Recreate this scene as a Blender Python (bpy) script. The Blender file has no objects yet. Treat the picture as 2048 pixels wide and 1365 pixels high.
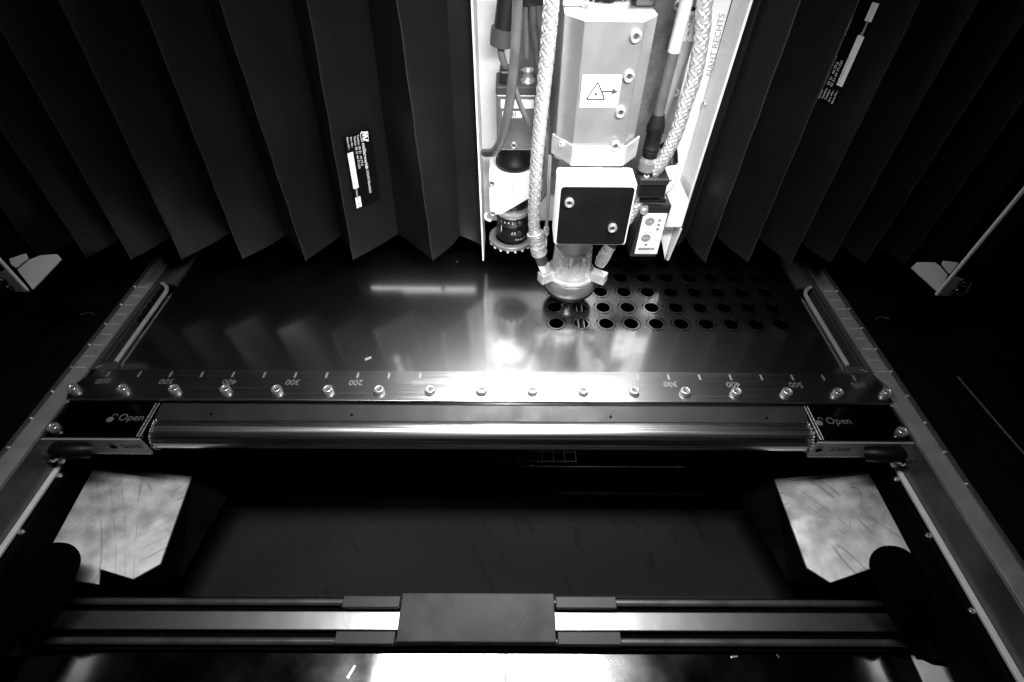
import bpy, bmesh, math, random
from mathutils import Vector, Matrix, noise
random.seed(7)
PI = math.pi
sc = bpy.context.scene
C = sc.collection

# ------------------------------------------------------------------ camera
def camera():
    pitch, yaw, roll = math.radians(46.867), math.radians(.351), math.radians(.575)
    cp, sp = math.cos(pitch), math.sin(pitch)
    F = Vector((math.sin(yaw)*cp, math.cos(yaw)*cp, -sp))
    R = Vector((math.cos(yaw), -math.sin(yaw), 0)); U = R.cross(F)
    R2 = R*math.cos(roll) + U*math.sin(roll); U2 = U*math.cos(roll) - R*math.sin(roll)
    cd = bpy.data.cameras.new('camera'); cd.lens = 17.583; cd.sensor_width = 36
    cd.clip_start = .02; cd.clip_end = 50
    co = bpy.data.objects.new('camera', cd); C.objects.link(co)
    m = Matrix((R2, U2, -F)).transposed().to_4x4(); m.translation = (.0441, -.5125, .6262)
    co.matrix_world = m
    sc.camera = co
camera()

# ------------------------------------------------------------------ world, lamps, exposure
w = bpy.data.worlds.new('World'); sc.world = w; w.use_nodes = True
w.node_tree.nodes['Background'].inputs[0].default_value = (.5, .5, .5, 1)
w.node_tree.nodes['Background'].inputs[1].default_value = .0006
def area(name, loc, target, sx, sy, watts, spread=180):
    l = bpy.data.lights.new(name, 'AREA'); l.shape = 'RECTANGLE'; l.size = sx; l.size_y = sy
    l.energy = watts; l.color = (1, 1, 1); l.spread = math.radians(spread)
    o = bpy.data.objects.new(name, l); C.objects.link(o); o.location = loc
    o.rotation_euler = (Vector(target)-Vector(loc)).to_track_quat('-Z', 'Y').to_euler()
    return o
area('ceiling_lamp', (-.03, -.17, 1.15), (-.03, -.14, 0), .74, .16, 2.9, 84)
area('head_lamp', (.18, -.20, .63), (.08, .26, .20), .40, .05, 2.5, 80)
area('gantry_led_bar', (.09, .168, .545), (.09, .03, 0), .34, .03, 2.2, 56)
vs = sc.view_settings
vs.view_transform = 'Standard'; vs.look = 'None'; vs.exposure = 0; vs.gamma = 1; vs.use_curve_mapping = False
sc.cycles.max_bounces = 8; sc.cycles.glossy_bounces = 6; sc.cycles.caustics_reflective = True; sc.cycles.blur_glossy = .6; sc.cycles.sample_clamp_indirect = 3

# ------------------------------------------------------------------ materials
M = {}
def mat(name, base, metal=0., rough=.5, spec=.5, nscale=0, namt=0., cscale=0, camt=0., stretch=(1, 1, 1),
        bump=0., bscale=200, bstretch=(1, 1, 1), aniso=0., lobe2=None, scratch=0., coat=0., hair=(7, 6, .045, .5, .62)):
    m = bpy.data.materials.new(name); m.use_nodes = True; nt = m.node_tree; N = nt.nodes; L = nt.links
    b = N['Principled BSDF']
    b.inputs['Base Color'].default_value = (base, base, base, 1)
    b.inputs['Metallic'].default_value = metal; b.inputs['Roughness'].default_value = rough
    b.inputs['Specular IOR Level'].default_value = spec
    b.inputs['Anisotropic'].default_value = aniso
    b.inputs['Coat Weight'].default_value = coat
    tc = N.new('ShaderNodeTexCoord')
    def nz(scale, st, detail=4):
        mp = N.new('ShaderNodeMapping'); mp.inputs['Scale'].default_value = st; L.new(tc.outputs['Object'], mp.inputs[0])
        n = N.new('ShaderNodeTexNoise'); n.inputs['Scale'].default_value = scale; n.inputs['Detail'].default_value = detail
        L.new(mp.outputs[0], n.inputs[0]); return n.outputs[0]
    def rng(v, a, c, lo=.3, hi=.7):
        r = N.new('ShaderNodeMapRange'); r.inputs[1].default_value = lo; r.inputs[2].default_value = hi
        r.inputs[3].default_value = a; r.inputs[4].default_value = c; L.new(v, r.inputs[0]); return r.outputs[0]
    col = None
    if cscale:
        v = rng(nz(cscale, stretch, 6), base*(1-camt), min(1, base*(1+camt)))
        cc = N.new('ShaderNodeCombineColor')
        for k in range(3): L.new(v, cc.inputs[k])
        col = cc.outputs[0]
    if scratch:
        # irregular dark hairline scratches: thin level lines of stretched noise
        HP = hair
        def hairs(scale, st, rot, lines, seed):
            mq = N.new('ShaderNodeMapping'); mq.inputs['Rotation'].default_value = (0, 0, rot); mq.inputs['Location'].default_value = (seed, seed*.7, 0); L.new(tc.outputs['Object'], mq.inputs[0])
            mp = N.new('ShaderNodeMapping'); mp.inputs['Scale'].default_value = st; L.new(mq.outputs[0], mp.inputs[0])
            n = N.new('ShaderNodeTexNoise'); n.inputs['Scale'].default_value = scale; n.inputs['Detail'].default_value = .3; L.new(mp.outputs[0], n.inputs[0])
            a = N.new('ShaderNodeMath'); a.operation = 'MULTIPLY'; L.new(n.outputs[0], a.inputs[0]); a.inputs[1].default_value = lines
            f = N.new('ShaderNodeMath'); f.operation = 'FRACT'; L.new(a.outputs[0], f.inputs[0])
            u = N.new('ShaderNodeMath'); u.operation = 'SUBTRACT'; L.new(f.outputs[0], u.inputs[0]); u.inputs[1].default_value = .5
            ab = N.new('ShaderNodeMath'); ab.operation = 'ABSOLUTE'; L.new(u.outputs[0], ab.inputs[0])
            ln = rng(ab.outputs[0], 1, 0, 0, HP[2])
            mk = N.new('ShaderNodeTexNoise'); mk.inputs['Scale'].default_value = 22; mk.inputs['Detail'].default_value = 1; L.new(mq.outputs[0], mk.inputs[0])
            mm = N.new('ShaderNodeMath'); mm.operation = 'MULTIPLY'; L.new(ln, mm.inputs[0]); L.new(rng(mk.outputs[0], 0, 1, HP[3], HP[4]), mm.inputs[1]); return mm.outputs[0]
        h1 = hairs(7, (1, .06, 1), .75, HP[0], 3.1); h2 = hairs(8, (1, .09, 1), -.5, HP[1], 8.3)
        mn = N.new('ShaderNodeMath'); mn.operation = 'MAXIMUM'; L.new(h1, mn.inputs[0]); L.new(h2, mn.inputs[1])
        k = rng(mn.outputs[0], 1, 1-scratch, 0.0, 1.0)
        mx = N.new('ShaderNodeMix'); mx.data_type = 'RGBA'; mx.blend_type = 'MULTIPLY'; mx.inputs[0].default_value = 1
        if col: L.new(col, mx.inputs[6])
        else: mx.inputs[6].default_value = (base, base, base, 1)
        c2 = N.new('ShaderNodeCombineColor')
        for q in range(3): L.new(k, c2.inputs[q])
        L.new(c2.outputs[0], mx.inputs[7]); col = mx.outputs[2]
    if col: L.new(col, b.inputs['Base Color'])
    if nscale:
        rv = rng(nz(nscale, stretch), max(.02, rough-namt), rough+namt); L.new(rv, b.inputs['Roughness'])
    if bump:
        bp = N.new('ShaderNodeBump'); bp.inputs['Strength'].default_value = bump; bp.inputs['Distance'].default_value = .0006
        L.new(nz(bscale, bstretch), bp.inputs['Height']); L.new(bp.outputs[0], b.inputs['Normal'])
    if lobe2:
        b2 = N.new('ShaderNodeBsdfGlossy'); b2.inputs['Color'].default_value = (base, base, base, 1); b2.inputs['Roughness'].default_value = lobe2[1]
        mxs = N.new('ShaderNodeMixShader'); mxs.inputs[0].default_value = lobe2[0]
        L.new(b.outputs[0], mxs.inputs[1]); L.new(b2.outputs[0], mxs.inputs[2])
        L.new(mxs.outputs[0], N['Material Output'].inputs[0])
    M[name] = m
    return m
mat('bellows', .0070, rough=.40, spec=.12, nscale=14, namt=.08, cscale=9, camt=.25, bump=.10, bscale=900)
mat('white_paint', .82, rough=.35, nscale=30, namt=.1, cscale=25, camt=.04)
mat('panel_paint', .74, rough=.30, coat=.3, nscale=20, namt=.1, cscale=18, camt=.07)
mat('sheet_steel', .70, 1, .135, nscale=7, namt=.02, lobe2=(.23, .30))
mat('clamp_steel', .66, 1, .19, nscale=300, namt=.08, stretch=(.012, 1, 1), bump=.04, bscale=1200, bstretch=(.01, 1, 1), lobe2=(.38, .29))
mat('polished', .66, 1, .12, nscale=40, namt=.05, cscale=60, camt=.15, stretch=(.1, 1, 1))
mat('camera_metal', .20, .5, .40, nscale=40, namt=.1, cscale=30, camt=.2)
mat('backing', .50, .8, .30, nscale=40, namt=.12, cscale=24, camt=.4)
mat('tube_steel', .62, 1, .27, nscale=300, namt=.07, stretch=(.01, 1, 1), cscale=200, camt=.12)
mat('web_steel', .035, .3, .5, spec=.2, nscale=30, namt=.08, cscale=25, camt=.15)
mat('bright_nickel', .85, .5, .26, nscale=60, namt=.1, cscale=50, camt=.2)
mat('black_mirror', .10, 1, .16, nscale=30, namt=.05)
mat('satin_steel', .56, .6, .38, nscale=25, namt=.1, cscale=30, camt=.22, bump=.06, bscale=500, bstretch=(1, .05, 1), scratch=.12)
mat('machined', .52, .80, .31, nscale=40, namt=.04, cscale=22, camt=.08, bump=.04, bscale=700, bstretch=(1, 1, .06))
mat('rail_strip', .36, .35, .42, nscale=40, namt=.08, cscale=40, camt=.14)
mat('slot_rim', .50, .3, .38, cscale=40, camt=.15)
mat('rail_side', .15, .6, .38, nscale=40, namt=.08, cscale=30, camt=.2)
mat('rail_bright', .85, .0, .35, cscale=30, camt=.08)
mat('chute_steel', .62, .30, .40, nscale=18, namt=.14, cscale=38, camt=.34, scratch=.5, hair=(30, 24, .05, .50, .60), bump=.05, bscale=90)
mat('rubber', .0012, rough=.9, spec=.03, cscale=20, camt=.3, bump=.1, bscale=300)
mat('black_plastic', .005, rough=.42, spec=.3, nscale=40, namt=.08)
mat('matte_black', .002, rough=.8, spec=.05)
mat('soft_black', .004, rough=.6, spec=.2)
mat('crease', .02, rough=.3, spec=.4)  # lighter than the folds: highlights along the ridges put into the colour
mat('cover_black', .0045, rough=.45, spec=.2, nscale=25, namt=.1)
mat('floor_plate', .025, rough=.65, spec=.10, nscale=12, namt=.12, cscale=6, camt=.35, stretch=(.6, 1, 1), scratch=.35, hair=(9, 7, .05, .52, .6), bump=.1, bscale=60)
mat('carriage', .05, .0, .5, spec=.25, nscale=20, namt=.1, cscale=25, camt=.25, scratch=.25)
mat('wiper', .035, rough=.5, cscale=30, camt=.2)
mat('guide_bar', .72, 1, .21, lobe2=(.5, .36), scratch=.5, hair=(22, 18, .09, .42, .56), nscale=60, namt=.03, cscale=90, camt=.14, stretch=(1, .35, 1), bump=.02, bscale=300, bstretch=(1, .2, 1))
mat('front_plate', .50, 1, .12, nscale=15, namt=.05, cscale=25, camt=.18)
mat('cable_grey', .065, rough=.45, cscale=60, camt=.2)
mat('cable_dark', .012, rough=.45)
mat('cable_mid', .15, rough=.45)
mat('cable_pale', .40, rough=.5)
mat('braid', .60, .65, .32, cscale=300, camt=.2)
mat('tape', .60, .4, .30, cscale=90, camt=.4, bump=.5, bscale=160)
mat('ink', .03, rough=.6)
mat('ink_soft', .22, rough=.6)
mat('label_white', .80, rough=.5, cscale=90, camt=.05)
mat('print_white', .75, rough=.5)
mat('engrave_light', .22, .1, .6)
mat('print_dim', .16, rough=.6)
mat('lock_metal', .42, .3, .42, cscale=30, camt=.12)
mat('screw', .72, .75, .26, nscale=200, namt=.05)
mat('socket', .08, .6, .4)
mat('pencil', .22, rough=.6)
mat('key_grey', .22, rough=.5)
mat('pit', .010, rough=.8, spec=.1, cscale=30, camt=.5)
mat('side_plate', .004, rough=.8, spec=.04, cscale=12, camt=.5, bump=.15, bscale=140)
mat('chip', .8, .8, .3)
mat('lens_glass', .02, 0, .05, coat=1)

# ------------------------------------------------------------------ object helpers
WP = {}
def reg(o, pos): WP[o.name] = Vector(pos)
def thing(name, label, cat, loc, group=None):
    o = bpy.data.objects.new(name, None); C.objects.link(o); o.location = loc
    o.empty_display_size = .02
    o['label'] = label; o['category'] = cat
    if group: o['group'] = group
    reg(o, loc); return o
def tag(o, label, cat, group=None):
    o['label'] = label; o['category'] = cat
    if group: o['group'] = group
    return o
def struct(o): o['kind'] = 'structure'; return o
def put(o, pos, parent):
    C.objects.link(o); pos = Vector(pos)
    if parent:
        o.parent = parent; o.location = pos - WP[parent.name]
    else: o.location = pos
    reg(o, pos); return o

class MB:
    def __init__(s): s.v = []; s.f = []; s.sm = []
    def add(s, vs_, fs, smooth=False):
        n = len(s.v); s.v += [Vector(p) for p in vs_]; s.f += [[i+n for i in f] for f in fs]; s.sm += [smooth]*len(fs); return s
    def box(s, x0, x1, y0, y1, z0, z1, bev=0.):
        b = min(bev, abs(x1-x0)*.45, abs(y1-y0)*.45, abs(z1-z0)*.45)
        bm = bmesh.new(); bmesh.ops.create_cube(bm, size=1)
        bmesh.ops.scale(bm, vec=(x1-x0, y1-y0, z1-z0), verts=bm.verts)
        bmesh.ops.translate(bm, vec=((x0+x1)/2, (y0+y1)/2, (z0+z1)/2), verts=bm.verts)
        if b > 0: bmesh.ops.bevel(bm, geom=bm.edges[:], offset=b, segments=2, affect='EDGES', profile=.5)
        s.bm(bm); return s
    def bm(s, bm, smooth=False):
        bm.verts.index_update(); s.add([v.co.copy() for v in bm.verts], [[v.index for v in f.verts] for f in bm.faces], smooth); bm.free(); return s
    def prism(s, poly, a, bvec):
        # poly: list of 3D points, extruded by bvec
        poly = [Vector(p)+Vector(a) for p in poly]; n = len(poly); bv = Vector(bvec)
        vs_ = poly + [p+bv for p in poly]
        s.add(vs_, [list(range(n))[::-1], list(range(n, 2*n))] + [[i, (i+1) % n, (i+1) % n+n, i+n] for i in range(n)]); return s
    def bprism(s, poly, bvec, bev=.001, seg=2):
        bm = bmesh.new(); vs_ = [bm.verts.new(p) for p in poly]; f = bm.faces.new(vs_)
        r = bmesh.ops.extrude_face_region(bm, geom=[f]); ev = [e for e in r['geom'] if isinstance(e, bmesh.types.BMVert)]
        bmesh.ops.translate(bm, vec=bvec, verts=ev)
        bmesh.ops.recalc_face_normals(bm, faces=bm.faces[:])
        bmesh.ops.bevel(bm, geom=bm.edges[:], offset=bev, segments=seg, affect='EDGES', profile=.5)
        s.bm(bm); return s
    def lathe(s, prof, p0, axis=(0, 0, 1), n=32, cap=True, a0=0.):
        # prof: list of (r, h) along axis from p0
        ax = Vector(axis).normalized(); u = ax.orthogonal().normalized(); v = ax.cross(u); p0 = Vector(p0)
        vs_ = []; fs = []
        for r, h in prof:
            for k in range(n):
                t = 2*PI*k/n+a0; vs_.append(p0+ax*h+(u*math.cos(t)+v*math.sin(t))*r)
        for j in range(len(prof)-1):
            for k in range(n):
                k2 = (k+1) % n; fs.append([j*n+k, j*n+k2, (j+1)*n+k2, (j+1)*n+k])
        s.add(vs_, fs, True)
        if cap:
            m = len(prof)-1
            s.add(vs_[:n], [list(range(n))[::-1]]); s.add(vs_[m*n:], [list(range(n))])
        return s
    def cyl(s, p0, p1, r, n=24, bev=.0):
        p0, p1 = Vector(p0), Vector(p1); L = (p1-p0).length
        pr = [(r, 0), (r, L)] if not bev else [(r-bev, 0), (r, bev), (r, L-bev), (r-bev, L)]
        return s.lathe(pr, p0, p1-p0, n)
    def tube(s, pts, r, n=12, braid=None, smooth=True):
        pts = [Vector(p) for p in pts]; vs_ = []; fs = []
        tan = [(pts[min(i+1, len(pts)-1)]-pts[max(i-1, 0)]).normalized() for i in range(len(pts))]
        u = tan[0].orthogonal().normalized(); d = 0
        for i, p in enumerate(pts):
            u = (u - tan[i]*u.dot(tan[i])).normalized(); v = tan[i].cross(u)
            if i: d += (p-pts[i-1]).length
            rr = r[i] if isinstance(r, (list, tuple)) else r
            for k in range(n):
                t = 2*PI*k/n; q = rr
                if braid: q = rr + braid(t, d)
                vs_.append(p+(u*math.cos(t)+v*math.sin(t))*q)
        for i in range(len(pts)-1):
            for k in range(n):
                k2 = (k+1) % n; fs.append([i*n+k, i*n+k2, (i+1)*n+k2, (i+1)*n+k])
        s.add(vs_, fs, smooth); m = len(pts)-1
        s.add(vs_[:n], [list(range(n))[::-1]]); s.add(vs_[m*n:], [list(range(n))]); return s
    def mesh(s, name):
        me = bpy.data.meshes.new(name); me.from_pydata([tuple(p) for p in s.v], [], s.f)
        me.polygons.foreach_set('use_smooth', s.sm); me.update(); return me
    def build(s, name, m, parent=None, pos=None):
        if pos is None:
            xs = [p.x for p in s.v]; ys = [p.y for p in s.v]; zs = [p.z for p in s.v]
            pos = Vector(((min(xs)+max(xs))/2, (min(ys)+max(ys))/2, min(zs)))
        s.v = [p-Vector(pos) for p in s.v]
        me = s.mesh(name); me.materials.append(M[m])
        bm = bmesh.new(); bm.from_mesh(me); bmesh.ops.recalc_face_normals(bm, faces=bm.faces[:]); bm.to_mesh(me); bm.free()
        return put(bpy.data.objects.new(name, me), pos, parent)
def link_copy(src, pos, parent):
    o = src.copy(); o.parent = None; put(o, pos, parent); return o

def smooth_path(pts, n=60):
    P = [Vector(p) for p in pts]; P = [P[0]*2-P[1]]+P+[P[-1]*2-P[-2]]; out = []
    segs = len(P)-3
    for i in range(n+1):
        t = i/n*segs; k = min(int(t), segs-1); t -= k; a, b, c, d = P[k:k+4]
        out.append(.5*((2*b)+(c-a)*t+(2*a-5*b+4*c-d)*t*t+(3*b-a-3*c+d)*t**3))
    return out

DG = None
def text(s, size, center, right, up, m, parent, name='lettering', lift=.0002, bold=0., shear=0., sx=1.):
    cu = bpy.data.curves.new('t', 'FONT'); cu.body = s; cu.size = size; cu.align_x = 'CENTER'; cu.align_y = 'CENTER'
    cu.offset = bold; cu.shear = shear; cu.resolution_u = 3
    o = bpy.data.objects.new('t', cu); C.objects.link(o)
    dg = bpy.context.evaluated_depsgraph_get(); dg.update()
    me = bpy.data.meshes.new_from_object(o.evaluated_get(dg)); bpy.data.objects.remove(o)
    R = Vector(right).normalized(); U = Vector(up); U = (U-R*U.dot(R)).normalized(); N = R.cross(U)
    rot = Matrix((R, U, N)).transposed().to_4x4() @ Matrix.Diagonal((sx, 1, 1, 1))
    me.transform(rot); me.materials.clear(); me.materials.append(M[m]); me.name = name
    return put(bpy.data.objects.new(name, me), Vector(center)+N*lift, parent)

def flat(poly2, origin, right, up, lift, m, name, parent, thick=.00015):
    R = Vector(right).normalized(); U = Vector(up); U = (U-R*U.dot(R)).normalized(); N = R.cross(U)
    pts = [Vector(origin)+R*a+U*b+N*lift for a, b in poly2]
    mb = MB(); mb.prism(pts, (0, 0, 0), N*thick); return mb.build(name, m, parent)
def rrect(w, h, r, n=5):
    out = []
    for cx, cy, a in ((w/2-r, h/2-r, 0), (-w/2+r, h/2-r, PI/2), (-w/2+r, -h/2+r, PI), (w/2-r, -h/2+r, 1.5*PI)):
        for k in range(n+1):
            t = a+PI/2*k/n; out.append((cx+r*math.cos(t), cy+r*math.sin(t)))
    return out
def circ(cx, cy, r, n=20, e=1.): return [(cx+r*math.cos(2*PI*k/n), cy+e*r*math.sin(2*PI*k/n)) for k in range(n)]
def ring_flat(cx, cy, r0, r1, a0, a1, n=16):
    return [(cx+r1*math.cos(a0+(a1-a0)*k/n), cy+r1*math.sin(a0+(a1-a0)*k/n)) for k in range(n+1)] + \
           [(cx+r0*math.cos(a1+(a0-a1)*k/n), cy+r0*math.sin(a1+(a0-a1)*k/n)) for k in range(n+1)]
def screw_head(parent, p, d, r, h, name='screw', sock=True, m='screw'):
    mb = MB(); d = Vector(d).normalized(); p = Vector(p)
    pr = [(r, 0), (r, h*.75), (r*.86, h), (r*.55, h), (r*.55, h*.99)]
    mb.lathe([(r, 0), (r, h*.72), (r*.95, h*.9), (r*.82, h), (r*.56, h), (r*.5, h*.45)], p, d, 24)
    o = mb.build(name, m, parent, p)
    if sock:
        mb = MB(); mb.lathe([(r*.49, h*.46), (r*.49, h*.5)], p, d, 6); mb.build('hex_socket', 'socket', o, p)
    return o
def copy_screw(src, pos, parent):
    o = link_copy(src, pos, parent)
    for ch in list(src.children): link_copy(ch, Vector(pos)+ch.location, o)
    return o

# ================================================================== SETTING
struct(MB().box(-1.6, 1.6, -.9, 1.3, -.62, -.60).build('machine_floor', 'pit'))
for s, nm in ((-1, 'side_deck_left'), (1, 'side_deck_right')):
    o = struct(MB().box(min(s*.79, s*1.5), max(s*.79, s*1.5), -.9, 1.2, -.06, -.045, .002).build(nm, 'side_plate'))
struct(MB().box(-1.5, 1.5, .80, .82, -.6, 1.2).build('rear_wall', 'matte_black'))

# ================================================================== SHEET METAL WORKPIECE
SZ = -.006
def build_sheet():
    t = thing('metal_sheet', 'large thin mirror finish steel sheet with rows of cut round holes', 'metal sheet', (0, .25, SZ-.0015))
    x0, px, nx = .1268, .0449, 10
    rows = [.1245, .1670, .2100, .2535, .2965]; pyh = .0430
    R = .0184; n = 32
    gx = [x0-px/2+px*i for i in range(nx+1)]
    gy = [rows[0]-pyh/2] + [(rows[i]+rows[i+1])/2 for i in range(len(rows)-1)] + [rows[-1]+pyh/2]
    mb = MB()
    X0, X1, Y0, Y1 = -.597, .597, -.030, .62
    def q(a, b, c, d): mb.add([(a, c, SZ), (b, c, SZ), (b, d, SZ), (a, d, SZ)], [[0, 1, 2, 3]])
    q(X0, X1, Y0, gy[0]); q(X0, X1, gy[-1], Y1); q(X0, gx[0], gy[0], gy[-1]); q(gx[-1], X1, gy[0], gy[-1])
    for i in range(nx):
        for j in range(len(rows)):
            cx, cy = x0+px*i, rows[j]; a, b, c, d = gx[i], gx[i+1], gy[j], gy[j+1]
            ring = []; outer = []; low = []
            for k in range(n):
                th = 2*PI*(k+.5)/n; dx, dy = math.cos(th), math.sin(th)
                ring.append((cx+R*dx, cy+R*dy, SZ)); low.append((cx+R*dx, cy+R*dy, SZ-.0015))
                sx = ((b-cx) if dx > 0 else (cx-a))/max(abs(dx), 1e-9); sy = ((d-cy) if dy > 0 else (cy-c))/max(abs(dy), 1e-9)
                k2 = min(sx, sy); outer.append((cx+k2*dx, cy+k2*dy, SZ))
            corners = {}
            vs_ = ring+outer+low+[(b, d, SZ), (a, d, SZ), (a, c, SZ), (b, c, SZ)]
            fs = []
            for k in range(n):
                k2 = (k+1) % n; f = [k, n+k, n+k2, k2]
                for ci, kk in ((0, n//8), (1, 3*n//8), (2, 5*n//8), (3, 7*n//8)):
                    if k2 == kk and abs(outer[k][0]-outer[k2][0]) > 1e-7 and abs(outer[k][1]-outer[k2][1]) > 1e-7: f = [k, n+k, 3*n+ci, n+k2, k2]
                fs.append(f); fs.append([k2, k2+2*n, k+2*n, k])
            mb.add(vs_, fs)
    mb.build('sheet', 'sheet_steel', t, (0, .25, SZ))
    # the pieces that the beam has cut, still held by small tabs
    def ring3(r0, r1, gaps=()):
        m2 = MB(); n2 = 48; keep = [True]*n2
        for g0, g1 in gaps:
            for k in range(n2):
                if g0 <= (k+.5)/n2*360 <= g1: keep[k] = False
        for k in range(n2):
            if not keep[k]: continue
            a, b = 2*PI*k/n2, 2*PI*(k+1)/n2
            P = lambda r, a, z: (r*math.cos(a), r*math.sin(a), z)
            m2.add([P(r0, a, 0), P(r1, a, 0), P(r1, b, 0), P(r0, b, 0), P(r0, a, -.0015), P(r1, a, -.0015), P(r1, b, -.0015), P(r0, b, -.0015)],
                   [[0, 1, 2, 3], [3, 7, 4, 0], [1, 5, 6, 2]])
        return m2
    first = {}
    for j, y in enumerate(rows):
        for i in range(nx):
            p = Vector((x0+px*i, y, SZ))
            if not first:
                first['cut_ring'] = ring3(.0127, .0160).build('cut_ring', 'sheet_steel', t, (0, 0, 0))
                first['outer_arc'] = ring3(.0168, .0178, [(20, 55), (150, 168), (265, 290)]).build('outer_arc', 'sheet_steel', t, (0, 0, 0))
                ph = MB()
                for a in (12, 63, 118, 186, 243, 300):
                    a = math.radians(a); c = Vector((math.cos(a), math.sin(a), 0))*.0213
                    ph.add([c+Vector((.0009*math.cos(2*PI*k/8), .0009*math.sin(2*PI*k/8), .00015)) for k in range(8)], [list(range(8))])
                first['pin_holes'] = ph.build('pin_holes', 'matte_black', t, (0, 0, 0))
                for o in first.values(): o.location = p-WP[t.name]
            else:
                for o in first.values(): link_copy(o, p, t)
build_sheet()
for k, (x, lab) in enumerate(((.168, 'upright steel slat seen through the round opening under the nozzle'),
                              (.178, 'thin steel slat beside the one under the nozzle, below the sheet'))):
    tag(MB().box(x-.001, x+.001, .06, .40, -.12, -.012).build('support_slat', 'machined'), lab, 'slat', 'slats under the sheet')

# ================================================================== BELLOWS
def bellows(name, label, ridges, valleys, start, end, sticker):
    """ridges / valleys: (x at bottom, x at top) ; folds alternate"""
    t = thing(name, label, 'bellows', (start[0][0], .25, .08))
    ZB, ZT = .083, .74
    def line(xb, xt, y, zb): return (xb, xt, y, zb)
    seq = [start[0]+(start[1],)]
    seq = []
    pts = [(start[0][0], start[0][1], start[1], .062)]
    for i in range(max(len(ridges), len(valleys))):
        if i < len(valleys): pts.append((valleys[i][0], valleys[i][1], .254+.004*math.sin(i*1.7), .090))
        if i < len(ridges): pts.append((ridges[i][0], ridges[i][1], .188+.002*math.sin(i*2.3), ZB+.0015*math.sin(i*3.1)))
    pan = []
    sgn = 1 if ridges[0][0] > 0 else -1
    for i in range(len(pts)-1):
        a, b = pts[i], pts[i+1]; mb = MB(); nu, nv = 6, 34
        vs_ = []
        for v in range(nv+1):
            f = v/nv; f = f**1.5
            for u in range(nu+1):
                g = u/nu
                def P(q):
                    z = q[3]+(ZT-q[3])*f; k = (z-q[3])/(.465-q[3])
                    x = q[0]+(q[1]-q[0])*k
                    return Vector((x, q[2], z))
                p = P(a).lerp(P(b), g)
                nrm = (P(b)-P(a)).cross(Vector((0, 0, 1))).normalized()
                if nrm.y > 0: nrm = -nrm
                bul = math.sin(g*PI)
                amp = .0042*noise.noise(Vector((i*3.3+g*1.2, f*5, 1.7)))+.0026*math.exp(-f*14)*(1 if i % 2 else -1)
                p += nrm*bul*amp
                # stiffened crease edges sag a little
                p += nrm*.0012*noise.noise(Vector((p.x*9, p.z*7, i)))*(1 if 0 < u < nu else 0)
                vs_.append(p)
        fs = [[v*(nu+1)+u, v*(nu+1)+u+1, (v+1)*(nu+1)+u+1, (v+1)*(nu+1)+u] for v in range(nv) for u in range(nu)]
        mb.add(vs_, fs, True); o = mb.build('fold_panel', 'bellows', t); pan.append(o)
        if i % 2 == 1:   # b is not a ridge here when start precedes; welded crease follows the ridge
            pass
    for r in ridges:
        k = [q for q in pts if q[0] == r[0] and q[1] == r[1]][0]
        top = k[3]+(ZT-k[3]); xt = k[0]+(k[1]-k[0])*((ZT-k[3])/(.465-k[3]))
        path = []
        for j in range(25):
            f = j/24; path.append(Vector((k[0]+(xt-k[0])*f+.0006*math.sin(j*1.9+k[0]*40), k[2]-.0002, k[3]+(top-k[3])*f)))
        MB().tube(path, .0010, 6).build('welded_crease', 'crease', t)
    return t, pts
RL = [(-.0915, -.092), (-.2306, -.199), (-.3129, -.302), (-.4235, -.396), (-.5287, -.493), (-.6164, -.580), (-.695, -.665), (-.775, -.745), (-.855, -.83)]
VL = [(-.048, -.040), (-.162, -.143), (-.266, -.240), (-.367, -.348), (-.470, -.452), (-.568, -.535), (-.655, -.62), (-.735, -.705), (-.815, -.79)]
bl, pl = bellows('bellows_cover', 'black pleated bellows whose white printed sticker shows a zigzag logo', RL, VL, ((-.010, -.006), .262), None, None)
RR = [(.3853, .3865), (.461, .456), (.5347, .527), (.6051, .598), (.6657, .666), (.735, .735), (.805, .805), (.875, .875)]
VR = [(.366, .368), (.422, .422), (.498, .493), (.570, .563), (.636, .632), (.700, .700), (.770, .770), (.84, .84)]
br, pr_ = bellows('bellows_cover', 'darker black pleated bellows beside the handwritten edge of the white mounting panel', RR, VR, ((.357, .358), .262), None, None)

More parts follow.
